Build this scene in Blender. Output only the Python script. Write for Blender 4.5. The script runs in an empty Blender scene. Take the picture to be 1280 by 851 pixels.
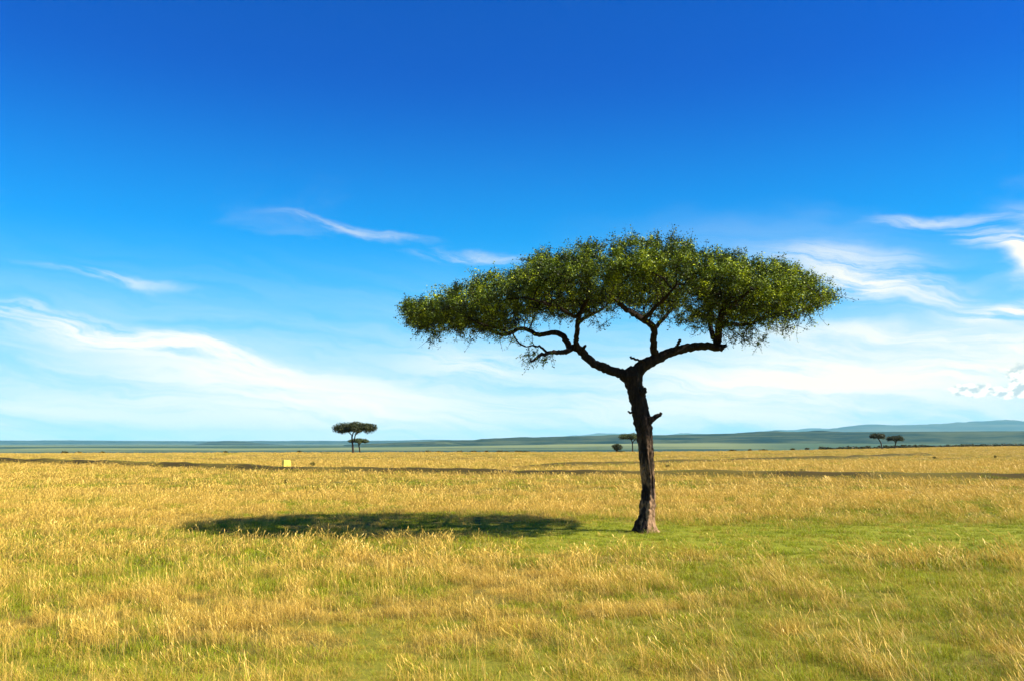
import bpy, bmesh, math, random
import numpy as np
from mathutils import Vector
random.seed(7)
rng = np.random.default_rng(11)
C = bpy.context.scene.collection
SC = bpy.context.scene

# ------------------------------------------------------------------ camera
F = 1100.0                      # focal length in photo pixels (photo is 1280 wide)
HZ = 553.0                      # row of the true horizon
CH = 2.4                        # eye height (standing in an open vehicle)
TH = math.atan((HZ - 425.5) / F)
cam_d = bpy.data.cameras.new("camera")
cam = bpy.data.objects.new("camera", cam_d)
C.objects.link(cam)
cam.location = (0, 0, CH)
cam.rotation_euler = (math.pi / 2 + TH, 0, 0)
cam_d.sensor_width = 36.0
cam_d.lens = 36.0 * F / 1280.0
cam_d.clip_start = 0.1
cam_d.clip_end = 90000.0
SC.camera = cam

def ray(px, py):
    x = (px - 640.0) / F
    yc = (425.5 - py) / F
    return Vector((x, math.cos(TH) - yc * math.sin(TH), math.sin(TH) + yc * math.cos(TH)))

def at(px, py, Y):
    "point of the place seen at photo pixel (px,py) that lies Y metres ahead"
    d = ray(px, py)
    return Vector((d.x / d.y * Y, Y, CH + d.z / d.y * Y))

# ------------------------------------------------------------------ render / exposure
SC.render.resolution_x = 1024
SC.render.resolution_y = 680
SC.view_settings.view_transform = 'Standard'
SC.view_settings.look = 'None'
SC.view_settings.gamma = 1.0
SC.view_settings.exposure = 1.3
SC.cycles.volume_bounces = 1
SC.cycles.max_bounces = 6
SC.cycles.transparent_max_bounces = 8

# ------------------------------------------------------------------ node helpers
class NT:
    def __init__(s, nt):
        s.nt = nt
    def n(s, t, **k):
        nd = s.nt.nodes.new(t)
        for a, b in k.items():
            setattr(nd, a, b)
        return nd
    def put(s, sock, v):
        if isinstance(v, bpy.types.NodeSocket):
            s.nt.links.new(v, sock)
        elif v is not None:
            sock.default_value = v
    def m(s, op, a, b=None, c=None, clamp=False):
        nd = s.n('ShaderNodeMath', operation=op, use_clamp=clamp)
        s.put(nd.inputs[0], a)
        if b is not None: s.put(nd.inputs[1], b)
        if c is not None: s.put(nd.inputs[2], c)
        return nd.outputs[0]
    def ss(s, x, a, b, lo=0.0, hi=1.0):
        nd = s.n('ShaderNodeMapRange', interpolation_type='SMOOTHSTEP')
        s.put(nd.inputs['Value'], x)
        s.put(nd.inputs['From Min'], a); s.put(nd.inputs['From Max'], b)
        s.put(nd.inputs['To Min'], lo); s.put(nd.inputs['To Max'], hi)
        return nd.outputs['Result']
    def mix(s, f, a, b, mode='MIX'):
        nd = s.n('ShaderNodeMix', data_type='RGBA', blend_type=mode)
        s.put(nd.inputs[0], f)
        ia = [i for i in nd.inputs if i.name == 'A' and i.type == 'RGBA'][0]
        ib = [i for i in nd.inputs if i.name == 'B' and i.type == 'RGBA'][0]
        s.put(ia, a if isinstance(a, bpy.types.NodeSocket) else (*a, 1))
        s.put(ib, b if isinstance(b, bpy.types.NodeSocket) else (*b, 1))
        return [o for o in nd.outputs if o.type == 'RGBA'][0]
    def noise(s, vec, scale, detail=4, rough=.55, dist=0.0):
        nd = s.n('ShaderNodeTexNoise')
        s.put(nd.inputs['Vector'], vec)
        nd.inputs['Scale'].default_value = scale
        nd.inputs['Detail'].default_value = detail
        nd.inputs['Roughness'].default_value = rough
        nd.inputs['Distortion'].default_value = dist
        return nd.outputs['Fac']
    def xyz(s, x, y, z):
        nd = s.n('ShaderNodeCombineXYZ')
        s.put(nd.inputs[0], x); s.put(nd.inputs[1], y); s.put(nd.inputs[2], z)
        return nd.outputs[0]
    def sep(s, v):
        nd = s.n('ShaderNodeSeparateXYZ'); s.put(nd.inputs[0], v)
        return nd.outputs

# ------------------------------------------------------------------ world: sky and clouds
SUN_EL = math.radians(42.0)
# the sun stands to the right of the view and a little behind the photographer
SUN_TO = Vector((math.cos(math.radians(-15)), math.sin(math.radians(-15)), 0)) * math.cos(SUN_EL) + Vector((0, 0, math.sin(SUN_EL)))
W = bpy.data.worlds.new("World"); SC.world = W; W.use_nodes = True
wt = NT(W.node_tree)
for nd in list(W.node_tree.nodes): W.node_tree.nodes.remove(nd)
sky = wt.n('ShaderNodeTexSky', sky_type='NISHITA')
sky.sun_disc = False
sky.sun_elevation = SUN_EL
sky.sun_rotation = math.atan2(SUN_TO.x, SUN_TO.y)
sky.altitude = 1600
sky.air_density = 1.0
sky.dust_density = 0.0
sky.ozone_density = 3.0
bg = wt.n('ShaderNodeBackground'); bg.inputs['Strength'].default_value = 0.05
wo = wt.n('ShaderNodeOutputWorld')
W.node_tree.links.new(bg.outputs[0], wo.inputs['Surface'])
hs = wt.n('ShaderNodeHueSaturation')
hs.inputs['Hue'].default_value = 0.5
hs.inputs['Saturation'].default_value = 1.5
hs.inputs['Value'].default_value = 1.0
W.node_tree.links.new(sky.outputs[0], hs.inputs['Color'])
tc = wt.n('ShaderNodeTexCoord')
dx, dy, dz = wt.sep(tc.outputs['Generated'])
AZ = wt.m('ARCTAN2', dx, dy)
EL = wt.m('ARCSINE', dz)
ae = wt.xyz(AZ, EL, 0.0)
wn = wt.n('ShaderNodeTexNoise'); wn.inputs['Scale'].default_value = 9.0; wn.inputs['Detail'].default_value = 5
wt.put(wn.inputs['Vector'], wt.xyz(AZ, wt.m('MULTIPLY', EL, 2.2), 0.3))
wx, wy, wz = wt.sep(wn.outputs['Color'])
AZw = wt.m('ADD', AZ, wt.m('MULTIPLY', wt.m('SUBTRACT', wx, 0.5), 0.10))
ELw = wt.m('ADD', EL, wt.m('MULTIPLY', wt.m('SUBTRACT', wy, 0.5), 0.045))
streak = wt.noise(wt.xyz(wt.m('MULTIPLY', AZw, 3.0), wt.m('MULTIPLY', wt.m('ADD', ELw, wt.m('MULTIPLY', AZw, 0.12)), 26.0), 1.7), 1.6, 7, .62, .5)
fibre = wt.noise(wt.xyz(wt.m('MULTIPLY', AZw, 7.0), wt.m('MULTIPLY', wt.m('ADD', ELw, wt.m('MULTIPLY', AZw, 0.22)), 60.0), 4.1), 2.0, 6, .6, .3)

def azel(px, py):
    d = ray(px, py).normalized()
    return math.atan2(d.x, d.y), math.asin(d.z)

def blob(px, py, a, b, rot, k, lo=0.0, hi=1.0, raw=False):
    "soft elliptic bank of cloud; rot in degrees, positive falls to the right"
    a0, e0 = azel(px, py)
    u = wt.m('SUBTRACT', AZ if raw else AZw, a0); v = wt.m('SUBTRACT', EL if raw else ELw, e0)
    r = math.radians(rot); c, s_ = math.cos(r), math.sin(r)
    uu = wt.m('DIVIDE', wt.m('SUBTRACT', wt.m('MULTIPLY', u, c), wt.m('MULTIPLY', v, s_)), a / F)
    vv = wt.m('DIVIDE', wt.m('ADD', wt.m('MULTIPLY', u, s_), wt.m('MULTIPLY', v, c)), b / F)
    q = wt.m('SQRT', wt.m('ADD', wt.m('MULTIPLY', uu, uu), wt.m('MULTIPLY', vv, vv)))
    return wt.m('MULTIPLY', wt.ss(q, 0.05, 1.0, 1.0, 0.0), k)

def union(lst):
    t = lst[0]
    for b in lst[1:]:
        # 1-(1-t)(1-b)
        t = wt.m('SUBTRACT', 1.0, wt.m('MULTIPLY', wt.m('SUBTRACT', 1.0, t), wt.m('SUBTRACT', 1.0, b)))
    return t
wisps = [blob(120, 415, 270, 26, 7, .6), blob(250, 440, 260, 24, 9, .8), blob(440, 287, 135, 10, 7, .4), blob(150, 349, 130, 9, 5, .45),
         blob(20, 383, 110, 9, 5, .6), blob(600, 455, 130, 28, 6, .5), blob(1160, 271, 90, 11, 3, .5),
         blob(1262, 322, 85, 26, 38, 1.0), blob(1275, 388, 110, 20, -4, .95), blob(1100, 355, 150, 30, 14, .85),
         blob(1050, 325, 140, 30, 8, .55), blob(600, 322, 120, 9, 5, .4), blob(1400, 300, 160, 40, 20, .7)]
banks = [blob(400, 500, 330, 62, 11, 1.0), blob(1050, 470, 430, 72, -3, 1.0), blob(1290, 440, 150, 44, -12, .8),
         blob(960, 300, 300, 50, 4, .12), blob(1100, 425, 260, 24, 3, .7)]
wm = wt.m('MULTIPLY', union(wisps), wt.ss(wt.m('ADD', wt.m('MULTIPLY', streak, .5), wt.m('MULTIPLY', fibre, .5)), .36, .60))
bm_ = wt.m('MULTIPLY', union(banks), wt.ss(streak, .22, .62, .35, 1.0))
# thin veil that thickens towards the horizon all the way round
veil = wt.m('MULTIPLY', wt.ss(EL, -0.02, 0.24, 1.0, 0.0), wt.ss(EL, 0.0, 0.24, 1.0, .6))
veil = wt.m('MULTIPLY', veil, wt.ss(streak, .3, .65, .55, 1.0))
cir = wt.m('MULTIPLY', wt.ss(wt.noise(wt.xyz(wt.m('MULTIPLY', AZw, 2.0), wt.m('MULTIPLY', ELw, 7.0), 7.0), 1.5, 6, .6, .6), .58, .78), wt.ss(EL, .33, .15, 0.0, .14))
cover = union([wm, bm_, wt.m('MULTIPLY', veil, .86), cir])
skyc = wt.mix(1.0, hs.outputs['Color'], (0.0, 0.86, 1.50), 'MULTIPLY')
CB = 9.0
# thin high veil is bluish, the dense banks are white
high = wt.m('MULTIPLY', wt.ss(EL, 0.02, 0.42, 1.0, 0.0), .85)
skyc = wt.mix(high, skyc, (CB * .01, CB * .60, CB * .98))
col = wt.mix(cover, skyc, (CB * 1.14, CB * 1.05, CB * .84))
# low cumulus puffs near the right edge
pn = wt.n('ShaderNodeTexNoise'); pn.inputs['Scale'].default_value = 95.0; pn.inputs['Detail'].default_value = 6; pn.inputs['Roughness'].default_value = .5
wt.put(pn.inputs['Vector'], wt.xyz(AZ, wt.m('MULTIPLY', EL, 1.3), 2.0))
puffs = union([blob(1282, 468, 34, 22, 0, 1.0, raw=True), blob(1215, 487, 42, 13, 0, 1.0, raw=True), blob(1272, 490, 40, 11, 0, 1.0, raw=True), blob(1325, 480, 60, 24, 0, 1.0, raw=True)])
pm = wt.ss(wt.m('ADD', puffs, wt.m('MULTIPLY', wt.m('SUBTRACT', pn.outputs['Fac'], .5), 1.3)), .28, .62)
pm = wt.m('MULTIPLY', pm, wt.ss(puffs, .0, .2))
pn2 = wt.noise(wt.xyz(wt.m('ADD', AZ, -0.004), wt.m('MULTIPLY', wt.m('ADD', EL, 0.006), 1.3), 2.0), 95.0, 6, .5)
shade = wt.ss(wt.m('SUBTRACT', pn.outputs['Fac'], pn2), -.12, .10)
puffc = wt.mix(shade, (CB * .60, CB * .70, CB * .70), (CB * 1.25, CB * 1.17, CB * 1.0))
col = wt.mix(wt.m('MULTIPLY', pm, .95), col, puffc)
W.node_tree.links.new(col, bg.inputs['Color'])

sd = bpy.data.lights.new("sun", 'SUN'); sd.energy = 4.8; sd.angle = math.radians(0.53); sd.color = (1.0, .93, .80)
so = bpy.data.objects.new("sun", sd); C.objects.link(so)
so.rotation_euler = SUN_TO.to_track_quat('Z', 'Y').to_euler()

# ------------------------------------------------------------------ value noise in python (for layout)
_perm = rng.permutation(4096).astype(np.int64)
_val = rng.random(4096)
def vnoise(x, y, s=0):
    x = np.asarray(x, float); y = np.asarray(y, float)
    xi = np.floor(x).astype(np.int64); yi = np.floor(y).astype(np.int64)
    fx = x - xi; fy = y - yi
    fx = fx * fx * (3 - 2 * fx); fy = fy * fy * (3 - 2 * fy)
    def h(a, b): return _val[_perm[(_perm[(a + s * 131) & 4095] + b) & 4095]]
    return (h(xi, yi) * (1 - fx) + h(xi + 1, yi) * fx) * (1 - fy) + (h(xi, yi + 1) * (1 - fx) + h(xi + 1, yi + 1) * fx) * fy
def fbm(x, y, s=0, o=4):
    t = 0; a = .5; n = 0
    for i in range(o):
        t = t + a * vnoise(x * 2 ** i, y * 2 ** i, s + i); n += a; a *= .5
    return t / n
def sstep(x, a, b):
    t = np.clip((np.asarray(x, float) - a) / (b - a), 0, 1)
    return t * t * (3 - 2 * t)
def Hor(px, py=None): return px

# ------------------------------------------------------------------ terrain function
def px_of(x, y): return 640 + F * x / np.maximum(y, .1)
def edge_y(x, y):
    p = px_of(x, y)
    return np.interp(p, [-600, 0, 440, 800, 950, 1100, 1280, 1900], [180, 195, 222, 228, 262, 330, 470, 560])
# two low earth banks crossing the plain: control points in metres
B1 = np.array([at(px, py, CH * F / (py - HZ))[:2] for px, py in [(-500, 571), (-150, 575), (0, 578), (120, 581), (250, 585.5), (380, 589.5), (520, 591), (700, 593.5), (860, 594.5), (1000, 597), (1280, 599), (1500, 601), (1900, 603)]])
B2 = np.array([at(px, py, CH * F / (py - HZ))[:2] for px, py in [(560, 586), (700, 584), (860, 578.5), (960, 574.5), (1050, 573), (1110, 570), (1160, 568.8)]])
def seg_dist(x, y, P):
    d = np.full(np.shape(x), 1e9); side = np.zeros(np.shape(x)); tt = np.zeros(np.shape(x))
    acc = 0
    for a, b in zip(P[:-1], P[1:]):
        ab = b - a; L = np.hypot(*ab)
        t = np.clip(((x - a[0]) * ab[0] + (y - a[1]) * ab[1]) / L ** 2, 0, 1)
        dd = np.hypot(x - a[0] - t * ab[0], y - a[1] - t * ab[1])
        m = dd < d
        d = np.where(m, dd, d); tt = np.where(m, acc + t * L, tt)
        acc += L
    return d, tt
def bank_h(x, y):
    d1, t1 = seg_dist(x, y, B1); d2, t2 = seg_dist(x, y, B2)
    h1 = (.41 + .17 * sstep(y, 62, 90)) * (.8 + .3 * vnoise(t1 * .22, t1 * 0, 3) + .2 * vnoise(t1 * .9, t1 * 0, 5)) * (1 - sstep(d1, .3, 1.7))
    h2 = .42 * (.6 + .7 * vnoise(t2 * .15, t2 * 0, 9)) * (1 - sstep(d2, .4, 1.8)) * sstep(t2, 0, 12)
    return np.maximum(h1, h2)
def height(x, y):
    x = np.asarray(x, float); y = np.asarray(y, float)
    z = (fbm(x / 14, y / 14, 21, 3) - .5) * (.30 - .2 * sstep(y, 30, 60)) * sstep(np.hypot(x, y), 6, 30)
    z = z * (1 - sstep(y, 120, 260) * .4)
    e = edge_y(x, y)
    over = np.maximum(y - e, 0)
    z = z - 46 * (1 - np.exp(-(over / 1400.0) ** 1.25)) - .012 * over * np.exp(-over / 600)
    z = z + (26 + 20 * sstep(px_of(x, y), 350, 900)) * np.clip((over - 2600) / 2400.0, 0, 1)
    z = z + .6 * sstep(px_of(x, y), 900, 1280) * sstep(y, 200, 420) * (1 - sstep(over, 0, 300))
    z = z + np.where(y < 200, bank_h(x, y), 0) * 1.0
    return z
_g = float(height(np.array([0.]), np.array([0.]))[0])

# ------------------------------------------------------------------ mesh helpers
def mesh_np(name, verts, faces_flat, sizes, mat, parent=None, smooth=True, attrs=None):
    me = bpy.data.meshes.new(name)
    verts = np.asarray(verts, np.float32); faces_flat = np.asarray(faces_flat, np.int32); sizes = np.asarray(sizes, np.int32)
    me.vertices.add(len(verts)); me.vertices.foreach_set('co', verts.ravel())
    me.loops.add(len(faces_flat)); me.loops.foreach_set('vertex_index', faces_flat)
    me.polygons.add(len(sizes))
    st = np.concatenate([[0], np.cumsum(sizes)[:-1]]).astype(np.int32)
    me.polygons.foreach_set('loop_start', st); me.polygons.foreach_set('loop_total', sizes)
    if smooth: me.polygons.foreach_set('use_smooth', np.ones(len(sizes), bool))
    me.update(calc_edges=True)
    for k, v in (attrs or {}).items():
        a = me.attributes.new(k, 'FLOAT', 'POINT'); a.data.foreach_set('value', np.asarray(v, np.float32))
    me.materials.append(mat)
    o = bpy.data.objects.new(name, me); C.objects.link(o)
    if parent: o.parent = parent
    return o
def tag(o, label=None, cat=None, group=None, kind=None):
    if label: o['label'] = label
    if cat: o['category'] = cat
    if group: o['group'] = group
    if kind: o['kind'] = kind
    return o
def empty(name, loc, label, cat, group=None):
    o = bpy.data.objects.new(name, None); C.objects.link(o); o.location = loc
    o.empty_display_size = .3
    return tag(o, label, cat, group)
def grid_faces(nr, nc, wrap=False):
    i = np.arange(nr - 1)[:, None]; j = np.arange(nc if wrap else nc - 1)[None, :]
    a = i * nc + j; b = i * nc + (j + 1) % nc; c = (i + 1) * nc + (j + 1) % nc; d = (i + 1) * nc + j
    f = np.stack([a, b, c, d], -1).reshape(-1, 4)
    return f.ravel(), np.full(len(f), 4)

def material(name):
    m = bpy.data.materials.new(name); m.use_nodes = True
    t = NT(m.node_tree); p = m.node_tree.nodes['Principled BSDF']
    return m, t, p

# ------------------------------------------------------------------ materials
m_ground, t, p = material('ground')
geo = t.n('ShaderNodeNewGeometry'); pos = geo.outputs['Position']
n1 = t.noise(pos, .35, 5, .6); n2 = t.noise(pos, 9.0, 5, .7); n3 = t.noise(pos, .03, 4, .6)
c = t.mix(n2, (.045, .040, .007), (.22, .165, .030))
c = t.mix(t.m('MULTIPLY', t.ss(n1, .50, .68), .75), c, (.06, .08, .008))
c = t.mix(t.m('MULTIPLY', t.ss(n3, .50, .72), .45), c, (.24, .19, .035))
at_v = t.n('ShaderNodeAttribute', attribute_name='valley').outputs['Fac']
at_l = t.n('ShaderNodeAttribute', attribute_name='lawn').outputs['Fac']
at_b = t.n('ShaderNodeAttribute', attribute_name='bank').outputs['Fac']
c = t.mix(at_l, c, t.mix(n2, (.07, .10, .006), (.30, .29, .02)))
px_, py_, pz_ = t.sep(pos)
vv = t.noise(t.xyz(t.m('MULTIPLY', px_, .0003), t.m('MULTIPLY', py_, .0016), 0.0), 1.0, 6, .62, .4)
v2 = t.noise(t.xyz(t.m('MULTIPLY', px_, .002), t.m('MULTIPLY', py_, .004), 0.0), 1.0, 6, .7)
vc = t.mix(t.ss(t.m('ADD', t.m('MULTIPLY', vv, .8), t.m('MULTIPLY', v2, .2)), .46, .56), (.016, .036, .010), (.17, .18, .05))
vc = t.mix(t.ss(v2, .45, .7, 0, .5), vc, (.05, .085, .02))
vc = t.mix(t.ss(t.m('DIVIDE', px_, t.m('MAXIMUM', py_, 1.0)), .22, .34, 0, .88), vc, t.mix(v2, (.014, .034, .010), (.06, .10, .025)))
c = t.mix(at_v, c, vc)
c = t.mix(t.m('MULTIPLY', at_b, t.ss(n2, .25, .6, .75, 1.0)), c, t.mix(n2, (.022, .016, .005), (.075, .055, .014)))
t.put(p.inputs['Base Color'], c); p.inputs['Roughness'].default_value = .95; p.inputs['Specular IOR Level'].default_value = .1
bp = t.n('ShaderNodeBump'); bp.inputs['Distance'].default_value = .05; bp.inputs['Strength'].default_value = .6
t.put(bp.inputs['Height'], t.noise(pos, 14.0, 5, .7)); t.put(p.inputs['Normal'], bp.outputs[0])

def hill_mat(name, ca, cb, sc):
    m, t, p = material(name)
    pos = t.n('ShaderNodeNewGeometry').outputs['Position']
    x, y, z = t.sep(pos)
    n = t.noise(t.xyz(t.m('MULTIPLY', x, sc * .35), t.m('MULTIPLY', y, sc), t.m('MULTIPLY', z, sc * 9)), 1.0, 9, .72)
    t.put(p.inputs['Base Color'], t.mix(t.ss(n, .38, .64), ca, cb)); p.inputs['Roughness'].default_value = 1.0
    p.inputs['Specular IOR Level'].default_value = .0
    return m
m_ridge = hill_mat('wooded_escarpment', (.002, .011, .006), (.060, .072, .026), .0060)
m_mount = hill_mat('far_hills', (.03, .05, .025), (.09, .10, .05), .0012)

def bark_mat(name, dark, light, worn_lit):
    m, t, p = material(name)
    tcn = t.n('ShaderNodeTexCoord').outputs['Object']
    x, y, z = t.sep(tcn)
    v = t.xyz(x, y, t.m('MULTIPLY', z, .14))
    n = t.noise(v, 16.0, 6, .7, .4); f = t.noise(tcn, 38.0, 5, .7)
    big = t.noise(t.xyz(x, y, t.m('MULTIPLY', z, .3)), 4.2, 3, .6)
    cc = t.mix(t.ss(n, .35, .65), dark, light)
    cc = t.mix(t.m('MULTIPLY', t.m('MULTIPLY', t.ss(z, 1.2, 3.0, 1.0, 0.0), t.m('MULTIPLY', t.ss(big, .42, .56), t.ss(n, .36, .54, .35, 1.0))), .85), cc, worn_lit)  # pale worn streaks low on the bole, also painting in its sunlit strip
    t.put(p.inputs['Base Color'], t.mix(t.ss(f, .3, .5, .45, 0.0), cc, (dark[0] * .5, dark[1] * .5, dark[2] * .5)))
    p.inputs['Roughness'].default_value = .9; p.inputs['Specular IOR Level'].default_value = .2
    b = t.n('ShaderNodeBump'); b.inputs['Distance'].default_value = .04; b.inputs['Strength'].default_value = .9
    t.put(b.inputs['Height'], t.m('ADD', n, t.m('MULTIPLY', f, .35))); t.put(p.inputs['Normal'], b.outputs[0])
    return m
m_bark = bark_mat('acacia_bark', (.008, .005, .004), (.032, .020, .013), (.40, .24, .125))
m_bark2 = bark_mat('dark_bark', (.025, .016, .011), (.06, .038, .025), (.06, .038, .025))

def leaf_mat(name, c1, c2, c3, tr=.35):
    m, t, p = material(name)
    a = t.n('ShaderNodeAttribute', attribute_name='tint').outputs['Fac']
    c = t.mix(t.ss(a, 0, .55), c1, c2); c = t.mix(t.ss(a, .6, 1.0), c, c3)
    t.put(p.inputs['Base Color'], c); p.inputs['Roughness'].default_value = .55; p.inputs['Specular IOR Level'].default_value = .25
    tl = t.n('ShaderNodeBsdfTranslucent'); t.put(tl.inputs['Color'], c)
    mx = t.n('ShaderNodeMixShader'); mx.inputs[0].default_value = tr
    nt = m.node_tree; out = nt.nodes['Material Output']
    nt.links.new(p.outputs[0], mx.inputs[1]); nt.links.new(tl.outputs[0], mx.inputs[2]); nt.links.new(mx.outputs[0], out.inputs['Surface'])
    return m
m_leaf = leaf_mat('acacia_leaves', (.012, .024, .004), (.11, .16, .005), (.50, .56, .015), .14)
m_leaf_far = leaf_mat('dark_acacia_leaves', (.020, .024, .007), (.045, .052, .012), (.075, .08, .018), .15)
m_scrub = leaf_mat('pale_scrub', (.16, .14, .025), (.26, .22, .04), (.36, .29, .06), .3)
m_leaf_olive = leaf_mat('olive_leaves', (.035, .045, .010), (.075, .095, .018), (.12, .13, .025), .2)

# grass: blade attribute 'tint' picks the straw/green tone, instance attribute 'green' shifts it
m_grass, t, p = material('savanna_grass')
bt = t.n('ShaderNodeAttribute', attribute_name='tint').outputs['Fac']
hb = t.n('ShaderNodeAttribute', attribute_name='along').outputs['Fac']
gi = t.n('ShaderNodeAttribute', attribute_name='green', attribute_type='INSTANCER').outputs['Fac']
gold = t.mix(bt, (.40, .245, .022), (.92, .61, .125))
gold = t.mix(t.ss(bt, .80, .86, 0, .6), gold, (.30, .21, .05))
grn = t.mix(bt, (.055, .09, .003), (.46, .50, .010))
k = t.ss(t.m('ADD', gi, t.m('MULTIPLY', t.m('SUBTRACT', bt, .5), .5)), .30, .70)
base = t.mix(k, gold, grn)
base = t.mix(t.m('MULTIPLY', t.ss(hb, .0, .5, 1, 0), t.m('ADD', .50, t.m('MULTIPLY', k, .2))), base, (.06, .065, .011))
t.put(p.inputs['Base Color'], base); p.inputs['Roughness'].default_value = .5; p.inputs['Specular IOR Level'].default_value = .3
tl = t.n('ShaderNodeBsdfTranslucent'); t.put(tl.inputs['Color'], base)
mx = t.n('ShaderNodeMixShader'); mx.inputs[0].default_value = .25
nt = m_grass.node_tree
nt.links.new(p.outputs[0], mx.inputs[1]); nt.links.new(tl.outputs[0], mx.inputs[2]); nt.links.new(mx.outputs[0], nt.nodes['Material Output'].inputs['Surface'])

# ------------------------------------------------------------------ ground sheet (polar grid, reaches the horizon)
TREE = at(807, 660, CH * F / (660 - HZ)); TX, TY = TREE.x, TREE.y
def lawn(x, y):
    "short grazed green turf around and right of the big tree"
    w = (fbm(x / 3.0, y / 3.0, 41, 3) - .5)
    a = sstep(x + w * 3, -3.5, 1.5)
    yc = 23.6 + w * 3
    b = 1 - sstep(np.abs(y - yc), 3.0, 5.2)
    r = sstep(x, 0, 7) * (1 - sstep(np.abs(y - 20), 6.5, 13)) * sstep(fbm(x / 2.2, y / 1.6, 44, 4), .40, .60) * .75
    r = np.maximum(r, .55 * (1 - sstep(y, 10, 15)) * sstep(fbm(x / 1.6, y / 1.2, 48, 4), .46, .62))
    return np.clip(np.maximum(a * b, r), 0, 1)
az = np.concatenate([np.linspace(-math.pi, -1.0, 40, endpoint=False), np.linspace(-1.0, 1.0, 520, endpoint=False), np.linspace(1.0, math.pi, 40, endpoint=False)])
rr = np.concatenate([[0.05], np.geomspace(1.0, 52, 150), np.linspace(52.5, 130, 260), np.geomspace(131, 800, 130), np.geomspace(820, 34000, 120)])
A, R = np.meshgrid(az, rr); X = np.sin(A) * R; Y = np.cos(A) * R
Z = height(X, np.where(Y > .5, Y, .5))
fr = sstep(Y, -2, 3); rad = np.hypot(X, Y)
Z = Z * fr + (1 - fr) * (-57 * (1 - np.exp(-(np.maximum(rad - 300, 0) / 1500.0) ** 1.25)))
f, s = grid_faces(len(rr), len(az), True)
ov = Y - edge_y(X, Y); valley = sstep(np.where(Y > 0, ov, rad - 300), 60, 500)
d1, t1 = seg_dist(X, Y, B1); d2, t2 = seg_dist(X, Y, B2)
bk = np.maximum((1 - sstep(d1, .9, 1.4)) * (.35 + .65 * sstep(vnoise(t1 * .16, t1 * 0, 77), .25, .6)), (1 - sstep(d2, .9, 1.4)) * sstep(t2, 0, 12) * .8)
soil = (1 - sstep(np.hypot(X - TX, (Y - TY)) + (fbm(X * 2, Y * 2, 70, 3) - .5) * .9, .35, .95)) * .7
bk = np.maximum(bk, soil * (rad < 60))
ground = mesh_np('ground', np.stack([X, Y, Z], -1).reshape(-1, 3), f, s, m_ground, attrs={'valley': valley.ravel(), 'lawn': (lawn(X, Y) * (rad < 60)).ravel(), 'bank': bk.ravel()})
tag(ground, kind='structure')

# ------------------------------------------------------------------ ridges and hills behind the valley
def range_hill(name, prof, dist, depth, mat, zlow=-62, rough=.12, seed=0, nx=420, nd=46):
    pxs = np.array([q[0] for q in prof], float); pys = np.array([q[1] for q in prof], float)
    P = np.linspace(pxs[0], pxs[-1], nx)
    top = CH + (HZ - np.interp(P, pxs, pys)) / F * dist
    top = top + (fbm(P / 60, P * 0, seed, 5) - .5) * (top - zlow) * rough
    u = np.linspace(0, 1, nd)
    xs = (P - 640) / F * dist
    V = np.zeros((nd, nx, 3))
    for i, q in enumerate(u):
        h = math.sin(min(q / .42, 1) * math.pi / 2) ** 1.3 if q < .42 else 1 - .9 * ((q - .42) / .58) ** 2
        Yq = dist + (q - .42) * depth
        g = fbm(xs / (depth * .22) + 3.1, np.full(nx, Yq) / (depth * .22), seed + 7, 5) - .5
        V[i, :, 0] = xs * Yq / dist; V[i, :, 1] = Yq + g * depth * .10
        V[i, :, 2] = zlow + (top - zlow) * h * (1 + g * .35 * (1 - h if q < .42 else 1) ) 
    f, s = grid_faces(nd, nx)
    o = mesh_np(name, V.reshape(-1, 3), f, s, mat)
    return tag(o, kind='structure')
range_hill('escarpment', [(430, 556.5), (500, 552.3), (560, 550.8), (590, 550.4), (603, 548.6), (640, 547), (700, 546), (760, 545), (860, 542.6), (960, 540.6), (1060, 539.6), (1280, 538.6), (1500, 537.5), (1900, 538)], 5600, 1500, m_ridge, rough=.012, seed=3)
range_hill('distant_ridge', [(-700, 549), (-200, 550), (0, 550), (150, 550.4), (300, 551), (420, 550.6), (560, 549.6), (800, 549), (1100, 549)], 14000, 3000, m_ridge, rough=.02, seed=9)
range_hill('mesa', [(190, 562), (225, 557.5), (250, 555), (262, 552.3), (280, 551.3), (305, 551.3), (318, 552.6), (345, 555), (400, 557.5), (450, 562)], 9000, 1600, m_ridge, rough=.01, seed=12, nx=160)
range_hill('low_knoll', [(505, 562), (522, 557), (538, 552.9), (545, 551.2), (556, 551.2), (568, 553.6), (590, 557), (612, 562)], 5300, 500, m_ridge, rough=.01, seed=14, nx=90)
range_hill('far_mountains', [(1000, 540), (1030, 537), (1055, 533.8), (1080, 532.2), (1130, 531.2), (1180, 530.6), (1205, 529.4), (1240, 528), (1290, 526.8), (1400, 525), (1600, 526), (1900, 530)], 17500, 3000, m_mount, rough=.008, seed=5)
range_hill('faint_mountains', [(640, 549), (700, 546), (745, 541.8), (780, 541.6), (830, 543.5), (850, 541.2), (880, 542), (920, 541), (960, 538), (1010, 536.6), (1060, 536), (1200, 538)], 23000, 3000, m_mount, rough=.02, seed=6)

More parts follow.
